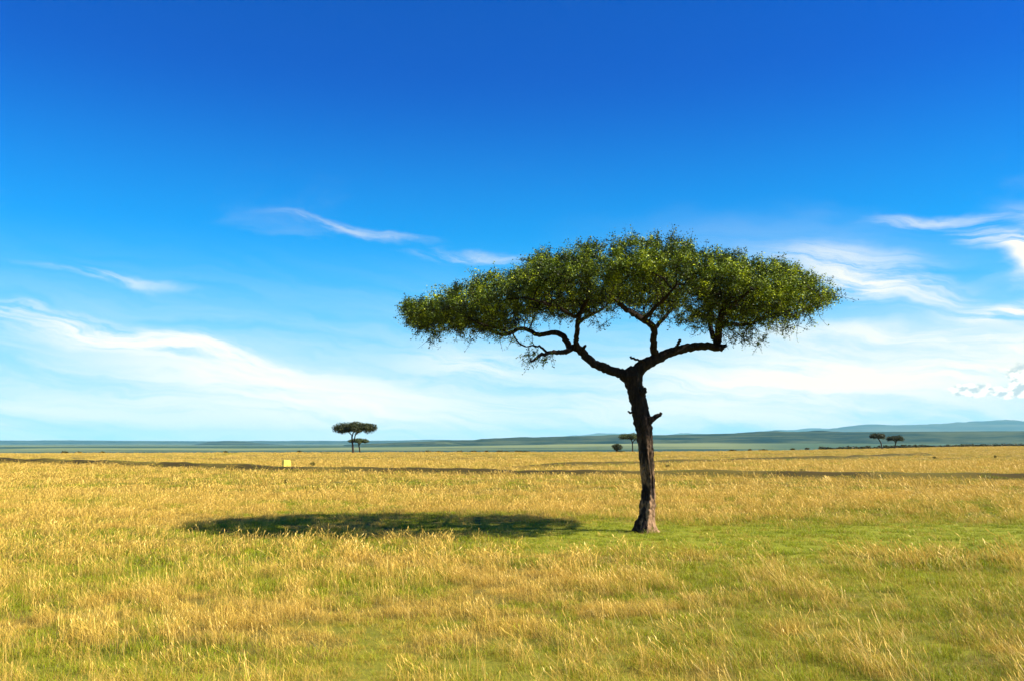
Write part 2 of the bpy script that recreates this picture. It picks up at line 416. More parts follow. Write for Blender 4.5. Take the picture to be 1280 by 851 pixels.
# ------------------------------------------------------------------ tubes
def tube(points, radii, sides=8, flute=0.0, seed=0, capend=True, knots=0.0):
    P = np.array([tuple(q) for q in points], float); r = np.array(radii, float); n = len(P)
    T = np.gradient(P, axis=0); T /= np.linalg.norm(T, axis=1)[:, None] + 1e-9
    ref = np.array([0, 1.0, 0]) if abs(T[0][1]) < .8 else np.array([1.0, 0, 0])
    U = np.zeros_like(P); u = ref
    for i in range(n):
        u = u - T[i] * np.dot(u, T[i]); u /= np.linalg.norm(u) + 1e-9; U[i] = u
    Vv = np.cross(T, U)
    a = np.linspace(0, 2 * np.pi, sides, endpoint=False)
    rad = r[:, None] * np.ones(sides)[None, :]
    if flute:
        s_ = np.linspace(0, 1, n)[:, None]
        rad = rad * (1 + flute * (np.cos(a[None] * 3 + s_ * 2.2 + seed) * .5 + np.cos(a[None] * 5 - s_ * 3.1 + seed * 2) * .55 + np.cos(a[None] * 9 + s_ * 4 + seed) * .25))
    if knots:
        q = fbm(np.cos(a)[None] * 1.5 + np.arange(n)[:, None] * .35, np.sin(a)[None] * 1.5 + seed * 7.0 + np.zeros((n, 1)), seed + 3, 3) - .5
        rad = rad * (1 + knots * q * 2)
    V = P[:, None] + rad[..., None] * (np.cos(a)[None, :, None] * U[:, None] + np.sin(a)[None, :, None] * Vv[:, None])
    f, s = grid_faces(n, sides, True)
    V = V.reshape(-1, 3)
    if capend:
        V = np.vstack([V, P[-1] + T[-1] * r[-1] * .5, P[0]])
        j = np.arange(sides); top = (n - 1) * sides
        f = np.concatenate([f, np.stack([top + j, top + (j + 1) % sides, np.full(sides, len(V) - 2)], -1).ravel(), np.stack([(j + 1) % sides, j, np.full(sides, len(V) - 1)], -1).ravel()])
        s = np.concatenate([s, np.full(2 * sides, 3)])
    return V, f, s
def smooth_path(pts, rad, n):
    P = np.array([tuple(q) for q in pts], float); k = len(P)
    L = np.concatenate([[0], np.cumsum(np.linalg.norm(np.diff(P, axis=0), axis=1))])
    t = np.linspace(0, L[-1], n); out = np.zeros((n, 3))
    idx = np.clip(np.searchsorted(L, t, side='right') - 1, 0, k - 2)
    u = ((t - L[idx]) / (L[idx + 1] - L[idx]))[:, None]
    P0 = P[np.maximum(idx - 1, 0)]; P1 = P[idx]; P2 = P[idx + 1]; P3 = P[np.minimum(idx + 2, k - 1)]
    out = .5 * (2 * P1 + (P2 - P0) * u + (2 * P0 - 5 * P1 + 4 * P2 - P3) * u ** 2 + (3 * P1 - P0 - 3 * P2 + P3) * u ** 3)
    return out, np.interp(t, L, rad)
class Acc:
    def __init__(s): s.v = []; s.f = []; s.s = []; s.n = 0
    def add(s, V, f, sz):
        s.v.append(V); s.f.append(np.asarray(f) + s.n); s.s.append(sz); s.n += len(V)
    def build(s, name, mat, parent=None, off=None):
        V = np.vstack(s.v)
        if off is not None: V = V - np.array(off)
        return mesh_np(name, V, np.concatenate(s.f), np.concatenate(s.s), mat, parent)

def leaves(name, pos, size, mat, parent, off, tint, up=.5, aspect=.55, seed=1):
    g = np.random.default_rng(seed); n = len(pos)
    nrm = g.normal(size=(n, 3)); nrm[:, 2] = np.abs(nrm[:, 2]) * 1 + up; nrm /= np.linalg.norm(nrm, axis=1)[:, None]
    tmp = g.normal(size=(n, 3)); u = np.cross(nrm, tmp); u /= np.linalg.norm(u, axis=1)[:, None]; v = np.cross(nrm, u)
    sz = (size * g.uniform(.6, 1.35, n))[:, None]
    p = pos - np.array(off)
    V = np.stack([p - u * sz, p + v * sz * aspect - nrm * sz * .15, p + u * sz, p - v * sz * aspect - nrm * sz * .15], 1).reshape(-1, 3)
    f = np.arange(4 * n); s = np.full(n, 4)
    o = mesh_np(name, V, f, s, mat, parent, smooth=False, attrs={'tint': np.repeat(tint, 4)})
    return o

def colonize(starts, parents, attr, step=.17, infl=2.2, kill=.30, iters=150, seed=0, droop=0.0):
    "space colonisation: grows branch nodes from the start nodes towards the attractor points"
    g = np.random.default_rng(seed)
    N = [np.array(q) for q in starts]; par = list(parents)
    att = attr.copy(); P = np.array(N)
    D = np.linalg.norm(att[:, None] - P[None], axis=2); near = D.argmin(1); nd = D.min(1)
    for it in range(iters):
        act = nd < infl
        if not act.any(): break
        idx = near[act]; dirs = att[act] - P[idx]; dirs /= np.linalg.norm(dirs, axis=1)[:, None] + 1e-9
        S = np.zeros((len(P), 3)); np.add.at(S, idx, dirs)
        g_i = np.unique(idx); dd = S[g_i]; L = np.linalg.norm(dd, axis=1); ok = L > .15
        g_i = g_i[ok]; dd = dd[ok] / L[ok][:, None] + g.normal(size=(ok.sum(), 3)) * .22
        dd /= np.linalg.norm(dd, axis=1)[:, None]
        new = P[g_i] + dd * step
        if not len(new): break
        base = len(P); par += list(g_i); P = np.vstack([P, new])
        D = np.linalg.norm(att[:, None] - new[None], axis=2); m = D.min(1) < nd
        near = np.where(m, base + D.argmin(1), near); nd = np.minimum(nd, D.min(1))
        keep = nd > kill; att = att[keep]; near = near[keep]; nd = nd[keep]
        if len(att) == 0: break
    return P, np.array(par)

def grow_tubes(P, par, fixed, tip=.006, expo=2.2, rmax=.09, sides=5):
    n = len(P); acc = np.zeros(n); ch = [[] for _ in range(n)]
    for i in range(n - 1, fixed - 1, -1):
        if acc[i] == 0: acc[i] = tip ** expo
        acc[par[i]] += acc[i]
    for i in range(fixed, n): ch[par[i]].append(i)
    r = np.minimum(acc ** (1 / expo), rmax)
    A_ = Acc()
    stack = []
    for i in range(fixed):
        for c_ in ch[i]: stack.append((i, c_))
    while stack:
        a, b = stack.pop(); path = [a, b]
        while ch[b]:
            k = max(ch[b], key=lambda q: r[q])
            for o_ in ch[b]:
                if o_ != k: stack.append((b, o_))
            path.append(k); b = k
        rad = r[path].copy(); rad[0] = rad[1]
        V, f, s = tube(P[path], rad, sides if rad[0] > .02 else 3, capend=False)
        A_.add(V, f, s)
    return A_, r, ch

# ------------------------------------------------------------------ the big acacia
S0 = TY                                     # distance of the tree
def tp(px, py, dy=0.0): return at(px, py, S0 + dy)
BZ = float(height(np.array([TX]), np.array([TY]))[0])
big = empty('acacia_tree', (TX, TY, BZ), 'large umbrella acacia with forked dark trunk standing alone on green turf', 'tree')
OFF = (TX, TY, BZ)
PXM = F / S0
tr_pts = [(807, 668), (807, 660), (808.5, 648), (809.6, 637), (811, 609), (809, 585), (807.5, 567), (805.5, 538), (802.5, 524), (796.5, 496), (792.5, 482), (790, 470), (789, 462)]
tr_w = [34, 29, 24, 22.5, 18.5, 19, 19.8, 20.5, 22, 21.5, 21.5, 26, 22]
NR, NS = 170, 96
tp3, tr3 = smooth_path([tp(a, b) for a, b in tr_pts], [w / 2 / PXM for w in tr_w], NR)
V, f, s = tube(tp3, tr3, NS, flute=.13, seed=2, knots=.16)
# root flare and two long hollows running down the lower bole
Vr = V[:NR * NS].reshape(NR, NS, 3); cen = tp3[:, None]
for i in range(NR):
    zc = tp3[i, 2] - BZ
    aa = np.linspace(0, 2 * np.pi, NS, endpoint=False)
    rg = np.abs(fbm(np.abs(aa - np.pi) * 4.2 + zc * .35, zc * 1.1 + 0 * aa, 31, 4) - .5) * 2
    fl = 1 + .30 * max(0, 1 - zc / .38) ** 2 * np.clip(np.cos(aa * 4 + 1.0) + .3 * np.cos(aa * 7), -.35, 1)
    Vr[i] = tp3[i] + (Vr[i] - tp3[i]) * ((.87 + .20 * rg) * fl)[:, None]
    for (a0, z0, z1, dep, wd) in ((-1.9, .55, 2.9, .36, .30), (-1.05, .8, 2.7, .40, .24), (-2.7, .2, 2.0, .25, .30), (-.3, .2, 1.9, .22, .25)):
        e = max(0, min(1, (zc - z0) / .5)) * max(0, min(1, (z1 - zc) / .7))
        for j in range(NS):
            dvec = Vr[i, j] - tp3[i]; ang = math.atan2(dvec[1], dvec[0]) + .12 * math.sin(zc * 3)
            da = (ang - a0 + math.pi) % (2 * math.pi) - math.pi
            Vr[i, j] = tp3[i] + dvec * (1 - dep * e * math.exp(-(da / wd) ** 2))
V[:NR * NS] = Vr.reshape(-1, 3)
mesh_np('trunk', V - np.array(OFF), f, s, m_bark, big)

limb_nodes = []; limb_par = []; NODES = []
def limb(name, pts, widths, n=26, sides=14, attach=True, knots=.14, grow=.45):
    "pts: (px, py, depth offset)"
    P, r = smooth_path([tp(*q) for q in pts], [w / 2 / PXM for w in widths], n)
    g = np.random.default_rng(int(pts[0][0] * 7 + pts[-1][1] * 3))
    wob = g.normal(size=P.shape) * .012; wob[0] = 0
    V, f, s = tube(P + wob, r, sides, flute=.05, seed=int(pts[0][0]), knots=knots)
    o = mesh_np(name, V - np.array(OFF), f, s, m_bark, big)
    if attach:
        k0 = int(len(P) * grow)
        for q in P[k0::2]: NODES.append(q)
    return o
# main limbs
limb('limb', [(791, 476, 0), (784, 470, 0), (774, 466.5, 0), (764, 463, 0), (749, 457, -.1), (735, 447.5, -.15), (726, 438, -.2), (718, 434.5, -.2)], [20, 16, 12, 11.5, 11, 10, 10, 8], 34, 18, grow=2)
limb('limb', [(790, 474, 0), (795, 466, 0), (807, 455, 0), (822, 447.5, .1), (836, 441.5, .2), (851, 436.5, .25), (869, 433, .3), (886, 433.4, .3), (898, 434.6, .3), (907, 432, .3)], [24, 19, 15, 12.5, 11.5, 11, 10.5, 9.5, 8.5, 4], 40, 18, grow=2)
limb('limb', [(722, 437, -.2), (720, 428, -.3), (721, 414, -.5), (723, 400, -.7), (727, 388, -1.0), (735, 372, -1.4)], [8, 6.5, 6, 6, 5.5, 4])
limb('limb', [(719, 435, -.2), (712, 433, 0), (705, 421, .2), (697, 415.5, .4), (685, 416.5, .5), (673, 418, .6), (660, 413, .7), (648, 411.5, .7), (636, 417, .7), (622, 417.5, .7), (608, 409, .8), (594, 401, .8), (575, 396, .8)], [8, 8, 7.5, 7, 6.5, 6, 5.5, 5.2, 5, 4.5, 4, 3, 2], 60)
limb('limb', [(714, 436, -.1), (705, 439.5, -.5), (690, 440.5, -.8), (676, 444, -1.0), (668, 449, -1.1), (662, 453, -1.2)], [7, 6, 5, 4.2, 3.2, 1.8], grow=.55)
limb('limb', [(684, 441, -.8), (678, 435, -.9), (668, 431.5, -1.0), (657, 433, -1.1)], [3.4, 2.8, 2.4, 1.2], 12, 8)
limb('limb', [(821, 449, .1), (817.5, 440, 0), (817, 428, -.2), (817.5, 414, -.4), (813, 405, -.6), (803, 399, -.9), (792, 392, -1.2), (780, 385, -1.5), (768, 374, -1.8)], [12, 9.5, 8.5, 8, 8, 7, 6.5, 6, 4], 44)
limb('limb', [(895, 436, .3), (898, 428, .3), (899, 418, .2), (899, 404, 0), (902, 392, -.3), (908, 376, -.6), (915, 360, -.9)], [9, 9, 9, 8.5, 7.5, 6, 3.5], 34)
limb('limb', [(896, 434, .3), (893, 424, .4), (889, 412, .6), (887, 402, .9), (888, 392, 1.2), (884, 378, 1.7), (876, 362, 2.2)], [7, 6.5, 6, 5.5, 5, 4.5, 3], 34)
limb('limb', [(901, 408, 0), (912, 404, .3), (926, 406, .6), (938, 404, .8), (952, 399, 1.0), (970, 393, 1.2), (990, 388, 1.2), (1008, 384, 1.2)], [6, 5, 4.6, 4.4, 4, 3.4, 2.6, 1.6], 34)
limb('limb', [(816, 412, -.4), (826, 402, .6), (834, 393, 1.6), (842, 385, 2.6), (846, 376, 3.4)], [6, 5, 4.2, 3.6, 2], 24)
limb('limb', [(722, 405, -.5), (730, 398, .6), (742, 392, 1.8), (754, 386, 2.9), (760, 380, 3.5)], [5, 4.5, 4, 3.5, 2], 24)
limb('limb', [(723, 398, -.7), (708, 390, -1.4), (692, 383, -2.2), (672, 376, -2.8), (655, 372, -3.2)], [4.5, 4, 3.6, 3, 1.8], 24)
limb('limb', [(900, 398, 0), (912, 384, -1.2), (926, 372, -2.2), (942, 362, -2.9)], [5, 4.4, 3.4, 1.8], 20)
limb('limb', [(806, 400, -.8), (818, 386, -1.9), (832, 372, -2.8), (846, 356, -3.4)], [5.5, 4.6, 3.6, 2], 20)
# broken stubs
limb('broken_stub', [(806, 528, -.05), (812, 525, -.1), (818, 522, -.1), (822, 519.5, -.12), (827, 516, -.12)], [11, 9, 6.5, 6, 3], 16, 12, False, .22)
limb('broken_stub', [(799, 517, -.1), (793, 515.2, -.12), (788, 515, -.12), (784.5, 513.6, -.12)], [5, 3.5, 2.6, 1.8], 10, 8, False)
limb('broken_stub', [(843, 440, .1), (845, 434, .1), (848.5, 428.5, .05), (849.3, 425.2, .05)], [4.4, 3.6, 3.6, 4.2], 12, 10, False)
limb('broken_stub', [(808, 457, -.1), (804, 452, -.12), (798, 449.5, -.15), (792, 448, -.15), (788.5, 446.4, -.15)], [4, 3.6, 2.8, 3, 3.2], 14, 8, False)
limb('broken_stub', [(895, 434, .2), (901, 436.5, .1), (904, 434.5, .1), (907.5, 431.2, .1)], [5, 5, 4, 4.4], 12, 10, False)
limb('broken_stub', [(727, 439, -.25), (730, 434, -.3), (731.2, 431.4, -.3)], [5, 4, 3.2], 8, 8, False)
limb('broken_stub', [(801, 492, -.15), (804, 489, -.2), (805.5, 485.5, -.2)], [9, 8, 4], 8, 12, False, .25)

# crown volume
TOP = np.array([(498, 386), (505, 379), (530, 371), (560, 359), (585, 351), (600, 342), (620, 335), (640, 330), (660, 320), (690, 311), (720, 310), (750, 305), (780, 296), (810, 295), (838, 296), (852, 304), (880, 310), (910, 312), (940, 318), (970, 321), (1000, 325), (1015, 338), (1030, 352), (1044, 364), (1050, 376)], float)
BOT = np.array([(498, 390), (510, 415), (530, 426), (560, 430), (590, 432), (620, 438), (640, 430), (670, 412), (700, 406), (720, 402), (750, 408), (780, 404), (820, 402), (850, 404), (880, 412), (905, 420), (930, 433), (955, 430), (970, 416), (985, 416), (1000, 426), (1020, 414), (1040, 394), (1050, 380)], float)
def crown_pts(n, seed, lo=.38):
    g = np.random.default_rng(seed); out = []
    HD = 4.3
    while sum(len(o) for o in out) < n:
        k = n * 3
        px = g.uniform(498, 1050, k); w = g.uniform(-1, 1, k)
        prof = np.sqrt(np.clip(1 - ((px - 776) / 282) ** 2, 0.03, 1)) ** .8
        keep = np.abs(w) < 1
        tpx = np.interp(px, TOP[:, 0], TOP[:, 1]); bpx = np.interp(px, BOT[:, 0], BOT[:, 1])
        d = w * HD * prof
        zt = CH + (HZ - tpx) / F * S0 * 1.0; zb = CH + (HZ - bpx) / F * S0
        # lens: the top falls and the underside rises towards the front and back rims
        th = zt - zb
        top = zt - th * .40 * w ** 2 - np.maximum(-d, 0) * .10
        bot = zb + th * .28 * w ** 2 + np.maximum(d, 0) * .10
        u = g.random(k)
        z = bot + (top - bot) * u
        x = (px - 640) / F * S0
        cl = fbm(x * 1.1 + z * .4, d * 1.1 + z * 1.1, 60, 3)
        # more foliage on the upper side, looser and clumped below
        pr = sstep(cl, .39, .52); pr = pr + (1 - pr) * np.where(u > .35, .30, .06)
        pr = pr * (.42 + .58 * sstep(u, .08, .45))
        keep &= g.random(k) < pr
        out.append(np.stack([x, S0 + d, z], 1)[keep])
    return np.vstack(out)[:n]
att = crown_pts(4800, 5)
att[:, 0] = np.where(att[:, 0] > TX, TX + (att[:, 0] - TX) * .915, TX + (att[:, 0] - TX) * .985)
gq = np.random.default_rng(55)
low_l = np.array([tuple(tp(gq.uniform(650, 694), gq.uniform(436, 455), gq.uniform(-1.6, -.4))) for _ in range(70)] + [tuple(tp(gq.uniform(912, 960), gq.uniform(408, 434), gq.uniform(-.5, 1.5))) for _ in range(60)])
att = np.vstack([att, low_l])
starts = np.array(NODES)
P, par = colonize(starts, [-1] * len(starts), att, step=.17, infl=2.6, kill=.26, iters=140, seed=3)
fixed = len(starts)
tw, rad_n, ch = grow_tubes(P, par, fixed, tip=.0075, expo=2.25, rmax=.075)
# fine twigs: bristles leaving thin nodes, pointing outwards and up
g = np.random.default_rng(8)
thin = np.arange(fixed, len(P)); thin = thin[rad_n[thin] < .03]
cen = np.array([TX - .4, TY, BZ + 4.2])
LP = []; LT = []
def zrange(x):
    px = 640 + F * x / S0
    return CH + (HZ - np.interp(px, BOT[:, 0], BOT[:, 1])) / F * S0, CH + (HZ - np.interp(px, TOP[:, 0], TOP[:, 1])) / F * S0
for i in thin:
    d = P[i] - P[par[i]]; d /= np.linalg.norm(d) + 1e-9
    zb_, zt_ = zrange(P[i][0]); u = (P[i][2] - zb_) / max(zt_ - zb_, .3)
    low = u < .30
    for q in range(g.integers(2, 4)):
        v = d * .5 + g.normal(size=3) * .65
        v[2] += -.45 if low else .30
        v /= np.linalg.norm(v)
        L = g.uniform(.12, .36) * (g.uniform(1.3, 2.0) if g.random() < .14 else 1)
        mid = P[i] + v * L * .5 + g.normal(size=3) * .02; end = P[i] + v * L + g.normal(size=3) * .035
        V, f, s = tube([P[i], mid, end], [.006, .0045, .003], 3, capend=False); tw.add(V, f, s)
        nl = int(g.uniform(9, 20) if low else g.uniform(40, 72))
        t_ = g.random(nl) ** .8
        pts = P[i] + (end - P[i]) * t_[:, None] + g.normal(size=(nl, 3)) * (.035 if low else .055)
        pts = pts[:max(4, int(nl * min(1, .30 / L)))]; nl = len(pts)
        LP.append(pts); LT.append(np.clip(g.normal(.40, .13, nl) + g.normal(0, .24), 0, 1))
tw.build('twigs', m_bark, big, OFF)['kind'] = 'stuff'
LP = np.vstack(LP); LT = np.concatenate(LT)
print('crown nodes', len(P), 'leaves', len(LP))
LT = np.clip(LT + (fbm(LP[:, 0] * 1.6 + LP[:, 2], LP[:, 1] * 1.6 + LP[:, 2] * 1.5, 150, 3) - .5) * .9, 0, 1)
leaves('crown', LP, .025, m_leaf, big, OFF, LT, up=.55, aspect=.62)['kind'] = 'stuff'

# ------------------------------------------------------------------ the small far acacias
def far_acacia(name, label, group, base, Y, crown, trunk, size, mat, nleaf=5200, seed=0, forks=None, zbase=None, lsize=.16):
    """base: pixel of the foot; crown: (px0,px1,ytop,ybottom); trunk: list of (px,py,width px)"""
    g = np.random.default_rng(seed); pm = F / Y
    b = at(base[0], base[1], Y)
    gz = float(height(np.array([b.x]), np.array([Y]))[0])
    root = empty(name, (b.x, Y, gz), label, 'tree', group); off = (b.x, Y, gz)
    pts = [(at(q[0], q[1], Y)) for q in trunk]
    pts = [Vector((pts[0].x, Y, min(gz, pts[0].z) - .3))] + pts
    w = [trunk[0][2]] + [q[2] for q in trunk]
    Pq, rq = smooth_path(pts, [v / 2 / pm for v in w], 22)
    V, f, s = tube(Pq, rq, 10, flute=.08, seed=seed, knots=.15)
    mesh_np('trunk', V - np.array(off), f, s, m_bark2, root)
    x0, x1, yt, yb = crown; cx = (x0 + x1) / 2; cw = (x1 - x0) / 2 / pm; c0 = at(cx, (yt + yb) / 2, Y)
    zt = at(cx, yt, Y).z; zb = at(cx, yb, Y).z
    A_ = Acc(); tipn = Pq[-1]
    cl = []
    for k in range(26):
        a = k * 2.399; r_ = math.sqrt((k + .5) / 26) * .9
        x = c0.x + math.cos(a) * r_ * cw; y = Y + math.sin(a) * r_ * cw * .8
        dome = 1 - .62 * r_ ** 2.2
        z = zb + (zt - zb) * (.16 + .42 * dome + g.uniform(-.08, .08))
        cl.append((x, y, z, r_))
    fk = [smooth_path([at(q[0], q[1], Y + (q[3] if len(q) > 3 else 0)) for q in fb], [q[2] / 2 / pm for q in fb], 10) for fb in (forks or [])]
    for (pp, rr_) in fk:
        V, f, s = tube(pp, rr_, 7); o = mesh_np('limb', V - np.array(off), f, s, m_bark2, root)
    tips = [tipn] + [pp[-1] for pp, _ in fk]
    for (x, y, z, r_) in cl:
        q = np.array([x, y, z]); st = min(tips, key=lambda t_: np.linalg.norm(t_ - q))
        mid = st * .5 + q * .5; mid[2] = st[2] * .25 + q[2] * .75 - .1
        V, f, s = tube(smooth_path([st, mid, q], [.09, .06, .02], 6)[0], np.linspace(.09, .02, 6), 4, capend=False); A_.add(V, f, s)
    A_.build('branches', m_bark2, root, off)['kind'] = 'stuff'
    L = []
    per = nleaf // len(cl)
    for (x, y, z, r_) in cl:
        sx = cw * .19; v = g.normal(size=(per, 3)); v /= np.linalg.norm(v, axis=1)[:, None]
        v *= g.random(per)[:, None] ** .6 * g.uniform(.8, 1.25)
        L.append(np.array([x, y, z]) + v * np.array([sx * 1.25, sx * 1.25, (zt - zb) * .36]))
    L = np.vstack(L)
    leaves('crown', L, lsize, mat, root, off, g.random(len(L)), up=.3, seed=seed)['kind'] = 'stuff'
    return root
G2 = 'small umbrella acacias far out on the plain'
far_acacia('acacia_tree', 'tallest distant acacia, dark and flat-topped, left of the big tree on the plain', G2,
           (441, 565.8), 206, (418, 471.5, 525.5, 542), [(441.3, 566, 2.6), (440.8, 556, 2.2), (440, 548, 2.0), (440.4, 543, 1.8)], 1, m_leaf_far, 15000, 3,
           forks=[[(440.6, 553, 1.8), (443.2, 549, 1.6), (444, 543.5, 1.5), (447, 541, 1.3, 1)], [(440.2, 546, 1.6), (441.5, 541, 1.5), (444.5, 538, 1.1, -1)], [(440.2, 544, 1.4), (436, 540, 1.1), (430, 537, .9, .6)]], lsize=.15)
far_acacia('acacia_tree', 'small olive acacia just behind and below the tallest distant acacia', G2,
           (449.5, 566.5), 330, (436, 461.5, 547, 553.8), [(449.8, 567, 1.8), (449.4, 560, 1.5), (448.4, 556, 1.2), (448, 553.5, 1.2)], 1, m_leaf_olive, 4600, 5,
           forks=[[(448.8, 557, 1.1), (450, 554, 1.0), (452, 552, .8, .5)]], lsize=.2)
far_acacia('acacia_tree', 'distant acacia half hidden behind the trunk of the big tree', G2,
           (790.8, 566), 300, (773.5, 808, 540.2, 549.8), [(790.8, 566.5, 1.5), (790.8, 558, 1.4), (790.4, 553, 1.3), (789.4, 549.5, 1.4)], 1, m_leaf_olive, 6000, 7,
           forks=[[(790.6, 554, 1.2), (792.2, 550.5, 1.1), (795, 547.5, .9, .8)]], lsize=.18)
far_acacia('acacia_tree', 'distant acacia with a leaning trunk, left one of the pair near the right edge', G2,
           (1103.6, 563.6), 318, (1087, 1106.5, 540.4, 549.0), [(1103.7, 564, 1.8), (1102.4, 559, 1.5), (1101, 553, 1.4), (1098.6, 549, 1.3), (1097.4, 547, 1.3)], 1, m_leaf_far, 4200, 9, lsize=.18)
far_acacia('acacia_tree', 'distant lower acacia with a straight trunk, right one of the pair near the right edge', G2,
           (1118.8, 561.8), 335, (1108, 1129.8, 543.2, 551.8), [(1118.7, 562.4, 1.8), (1119, 557, 1.4), (1120, 552.5, 1.2), (1120.8, 550, 1.2)], 1, m_leaf_far, 4200, 11,
           forks=[[(1119.6, 553.5, 1.1), (1117.5, 550, 1.0), (1114.5, 548.4, .8, .5)]], lsize=.18)

# ------------------------------------------------------------------ bushes
def bush(name, label, cat, px, py, Y, wpx, hpx, mat, n=1400, lsize=.12, seed=0, group=None):
    g = np.random.default_rng(seed); pm = F / Y
    b = at(px, py, Y); gz = float(height(np.array([b.x]), np.array([Y]))[0])
    if abs(gz - b.z) < 1.2: b.z = gz
    root = empty(name, (b.x, Y, min(gz, b.z)), label, cat, group); off = (b.x, Y, min(gz, b.z))
    w = wpx / 2 / pm; h = at(px, py - hpx, Y).z - off[2]
    A_ = Acc(); L = []
    for k in range(12):
        a = k * 2.4; r_ = g.uniform(.15, .72) * w
        e = np.array([off[0] + math.cos(a) * r_, off[1] + math.sin(a) * r_, off[2] + h * g.uniform(.45, .8)])
        V, f, s = tube(smooth_path([np.array([off[0] + math.cos(a) * .08 * w, off[1] + math.sin(a) * .08 * w, off[2] - .1]), np.array([off[0] + math.cos(a) * r_ * .4, off[1] + math.sin(a) * r_ * .4, off[2] + h * .4]), e], [1, 1, 1], 6)[0], np.linspace(.05, .015, 6) * (w / 1.5 + .3), 4, capend=False); A_.add(V, f, s)
        q = g.normal(size=(n // 12, 3)); q /= np.linalg.norm(q, axis=1)[:, None]; q *= g.random(n // 12)[:, None] ** .5
        L.append(e + q * np.array([w * .42, w * .42, h * .30]))
    L = np.vstack(L); L = L[L[:, 2] > off[2] + .02]
    A_.build('stems', m_bark2, root, off)
    leaves('foliage', L, lsize, mat, root, off, g.random(len(L)), seed=seed)['kind'] = 'stuff'
    return root
bush('round_bush', 'dark round bush on the far edge of the golden plain beside the half hidden acacia', 'bush', 771.2, 566, 225, 13.5, 11.6, m_leaf_far, 3600, .12, 4)
small = [(391, 582.5, 8, 5.5, 'low olive shrub on the golden grass right of the yellow block'), (357, 603, 5, 4, 'tiny shrub just in front of the yellow block'),
         (192, 579.5, 9, 3.5, 'low dry shrub on the plain behind the dark earth bank at left'), (835, 584.5, 8, 4.5, 'low green shrub on the grass just right of the big trunk'),
         (1168, 572.5, 5, 1.8, 'small olive shrub on the plain between the acacia pair and the right edge'), (1244, 571.5, 4, 2.0, 'little green shrub on the plain nearest the right edge'),
         (1003, 590, 12, 3.5, 'wide flat shrub beside the long earth bank right of the trunk')]
for i, (a, b, w_, h_, lb) in enumerate(small):
    Yb = CH * F / (b - HZ)
    bush('shrub', lb, 'shrub', a, b, Yb, w_, h_ + .5, m_scrub, 220, .04 * Yb / 70 + .02, 30 + i, 'scattered low shrubs on the plain')
# line of far bush along the right rim of the plain and scattered scrub beyond
def scrub(name, label, spots, mat, lsize, per, seed):
    g = np.random.default_rng(seed); L = []
    for (px, py, Y, wpx, hpx) in spots:
        pm = F / Y; b = at(px, py, Y); b.z = max(b.z, float(height(np.array([b.x]), np.array([Y]))[0]))
        w = wpx / 2 / pm; h = hpx / pm; q = g.normal(size=(per, 3)); q /= np.linalg.norm(q, axis=1)[:, None]; q *= g.random(per)[:, None] ** .5
        L.append(np.array([b.x, Y, b.z + h * .45]) + q * np.array([w, w, h * .6]))
    L = np.vstack(L)
    return tag(leaves(name, L, lsize, mat, None, (0, 0, 0), g.random(len(L)), seed=seed), label, 'scrub', None, 'stuff')
g = np.random.default_rng(77); sp = []
for k in range(330):
    px = g.uniform(985, 1420) if k % 5 else g.uniform(1130, 1300)
    dens = sstep(px, 960, 1180)
    if g.random() > .35 + .65 * dens: continue
    e_px = np.interp(px, [960, 1100, 1280, 1500], [562.2, 560.6, 558.4, 557])
    sp.append((px, e_px + g.uniform(-.5, .5) - 0.2, np.interp(px, [900, 1100, 1280, 1900], [300, 360, 480, 560]) + g.uniform(0, 40), g.uniform(4, 12), g.uniform(1.6, 4.6) * (.6 + .4 * dens)))
for k in range(15):
    px = g.uniform(520, 985); sp.append((px, 564.6 - max(0, px - 800) / 90 + g.uniform(-.4, .3), 262 + g.uniform(0, 30), g.uniform(4, 12), g.uniform(.5, 1.2)))
for k in range(6):
    px = g.uniform(-40, 420); sp.append((px, 565.8 + g.uniform(-.4, .3) - max(0, px - 100) / 300, 230 + g.uniform(0, 30), g.uniform(2, 8), g.uniform(.5, 1.2)))
scrub('bush_line', 'dark line of far-off bush along the rim of the golden plain', sp, m_leaf_far, .42, 70, 5)

# ------------------------------------------------------------------ yellow block beside the bank
m_yel, t, p = material('yellow_paint')
pos = t.n('ShaderNodeTexCoord').outputs['Object']
nn = t.noise(pos, 7.0, 5, .65); x, y, z = t.sep(pos)
c = t.mix(t.ss(nn, .35, .7), (.80, .62, .07), (.72, .54, .10)); c = t.mix(t.ss(t.m('ADD', z, t.m('MULTIPLY', nn, .3)), .22, .34, .8, 0), c, (.42, .28, .07))
t.put(p.inputs['Base Color'], c); p.inputs['Roughness'].default_value = .8
m_conc, t, p = material('rough_footing')
pos = t.n('ShaderNodeTexCoord').outputs['Object']
t.put(p.inputs['Base Color'], t.mix(t.noise(pos, 9, 5, .6), (.20, .17, .09), (.34, .30, .18))); p.inputs['Roughness'].default_value = .95
YB = CH * F / (587.5 - HZ); yb = at(358, 587.5, YB)
zb0 = float(height(np.array([yb.x]), np.array([YB]))[0])
blk = empty('marker_block', (yb.x, YB, zb0), 'pale yellow painted square block standing alone in the golden grass', 'marker block'); blk.rotation_euler = (0, 0, .48)
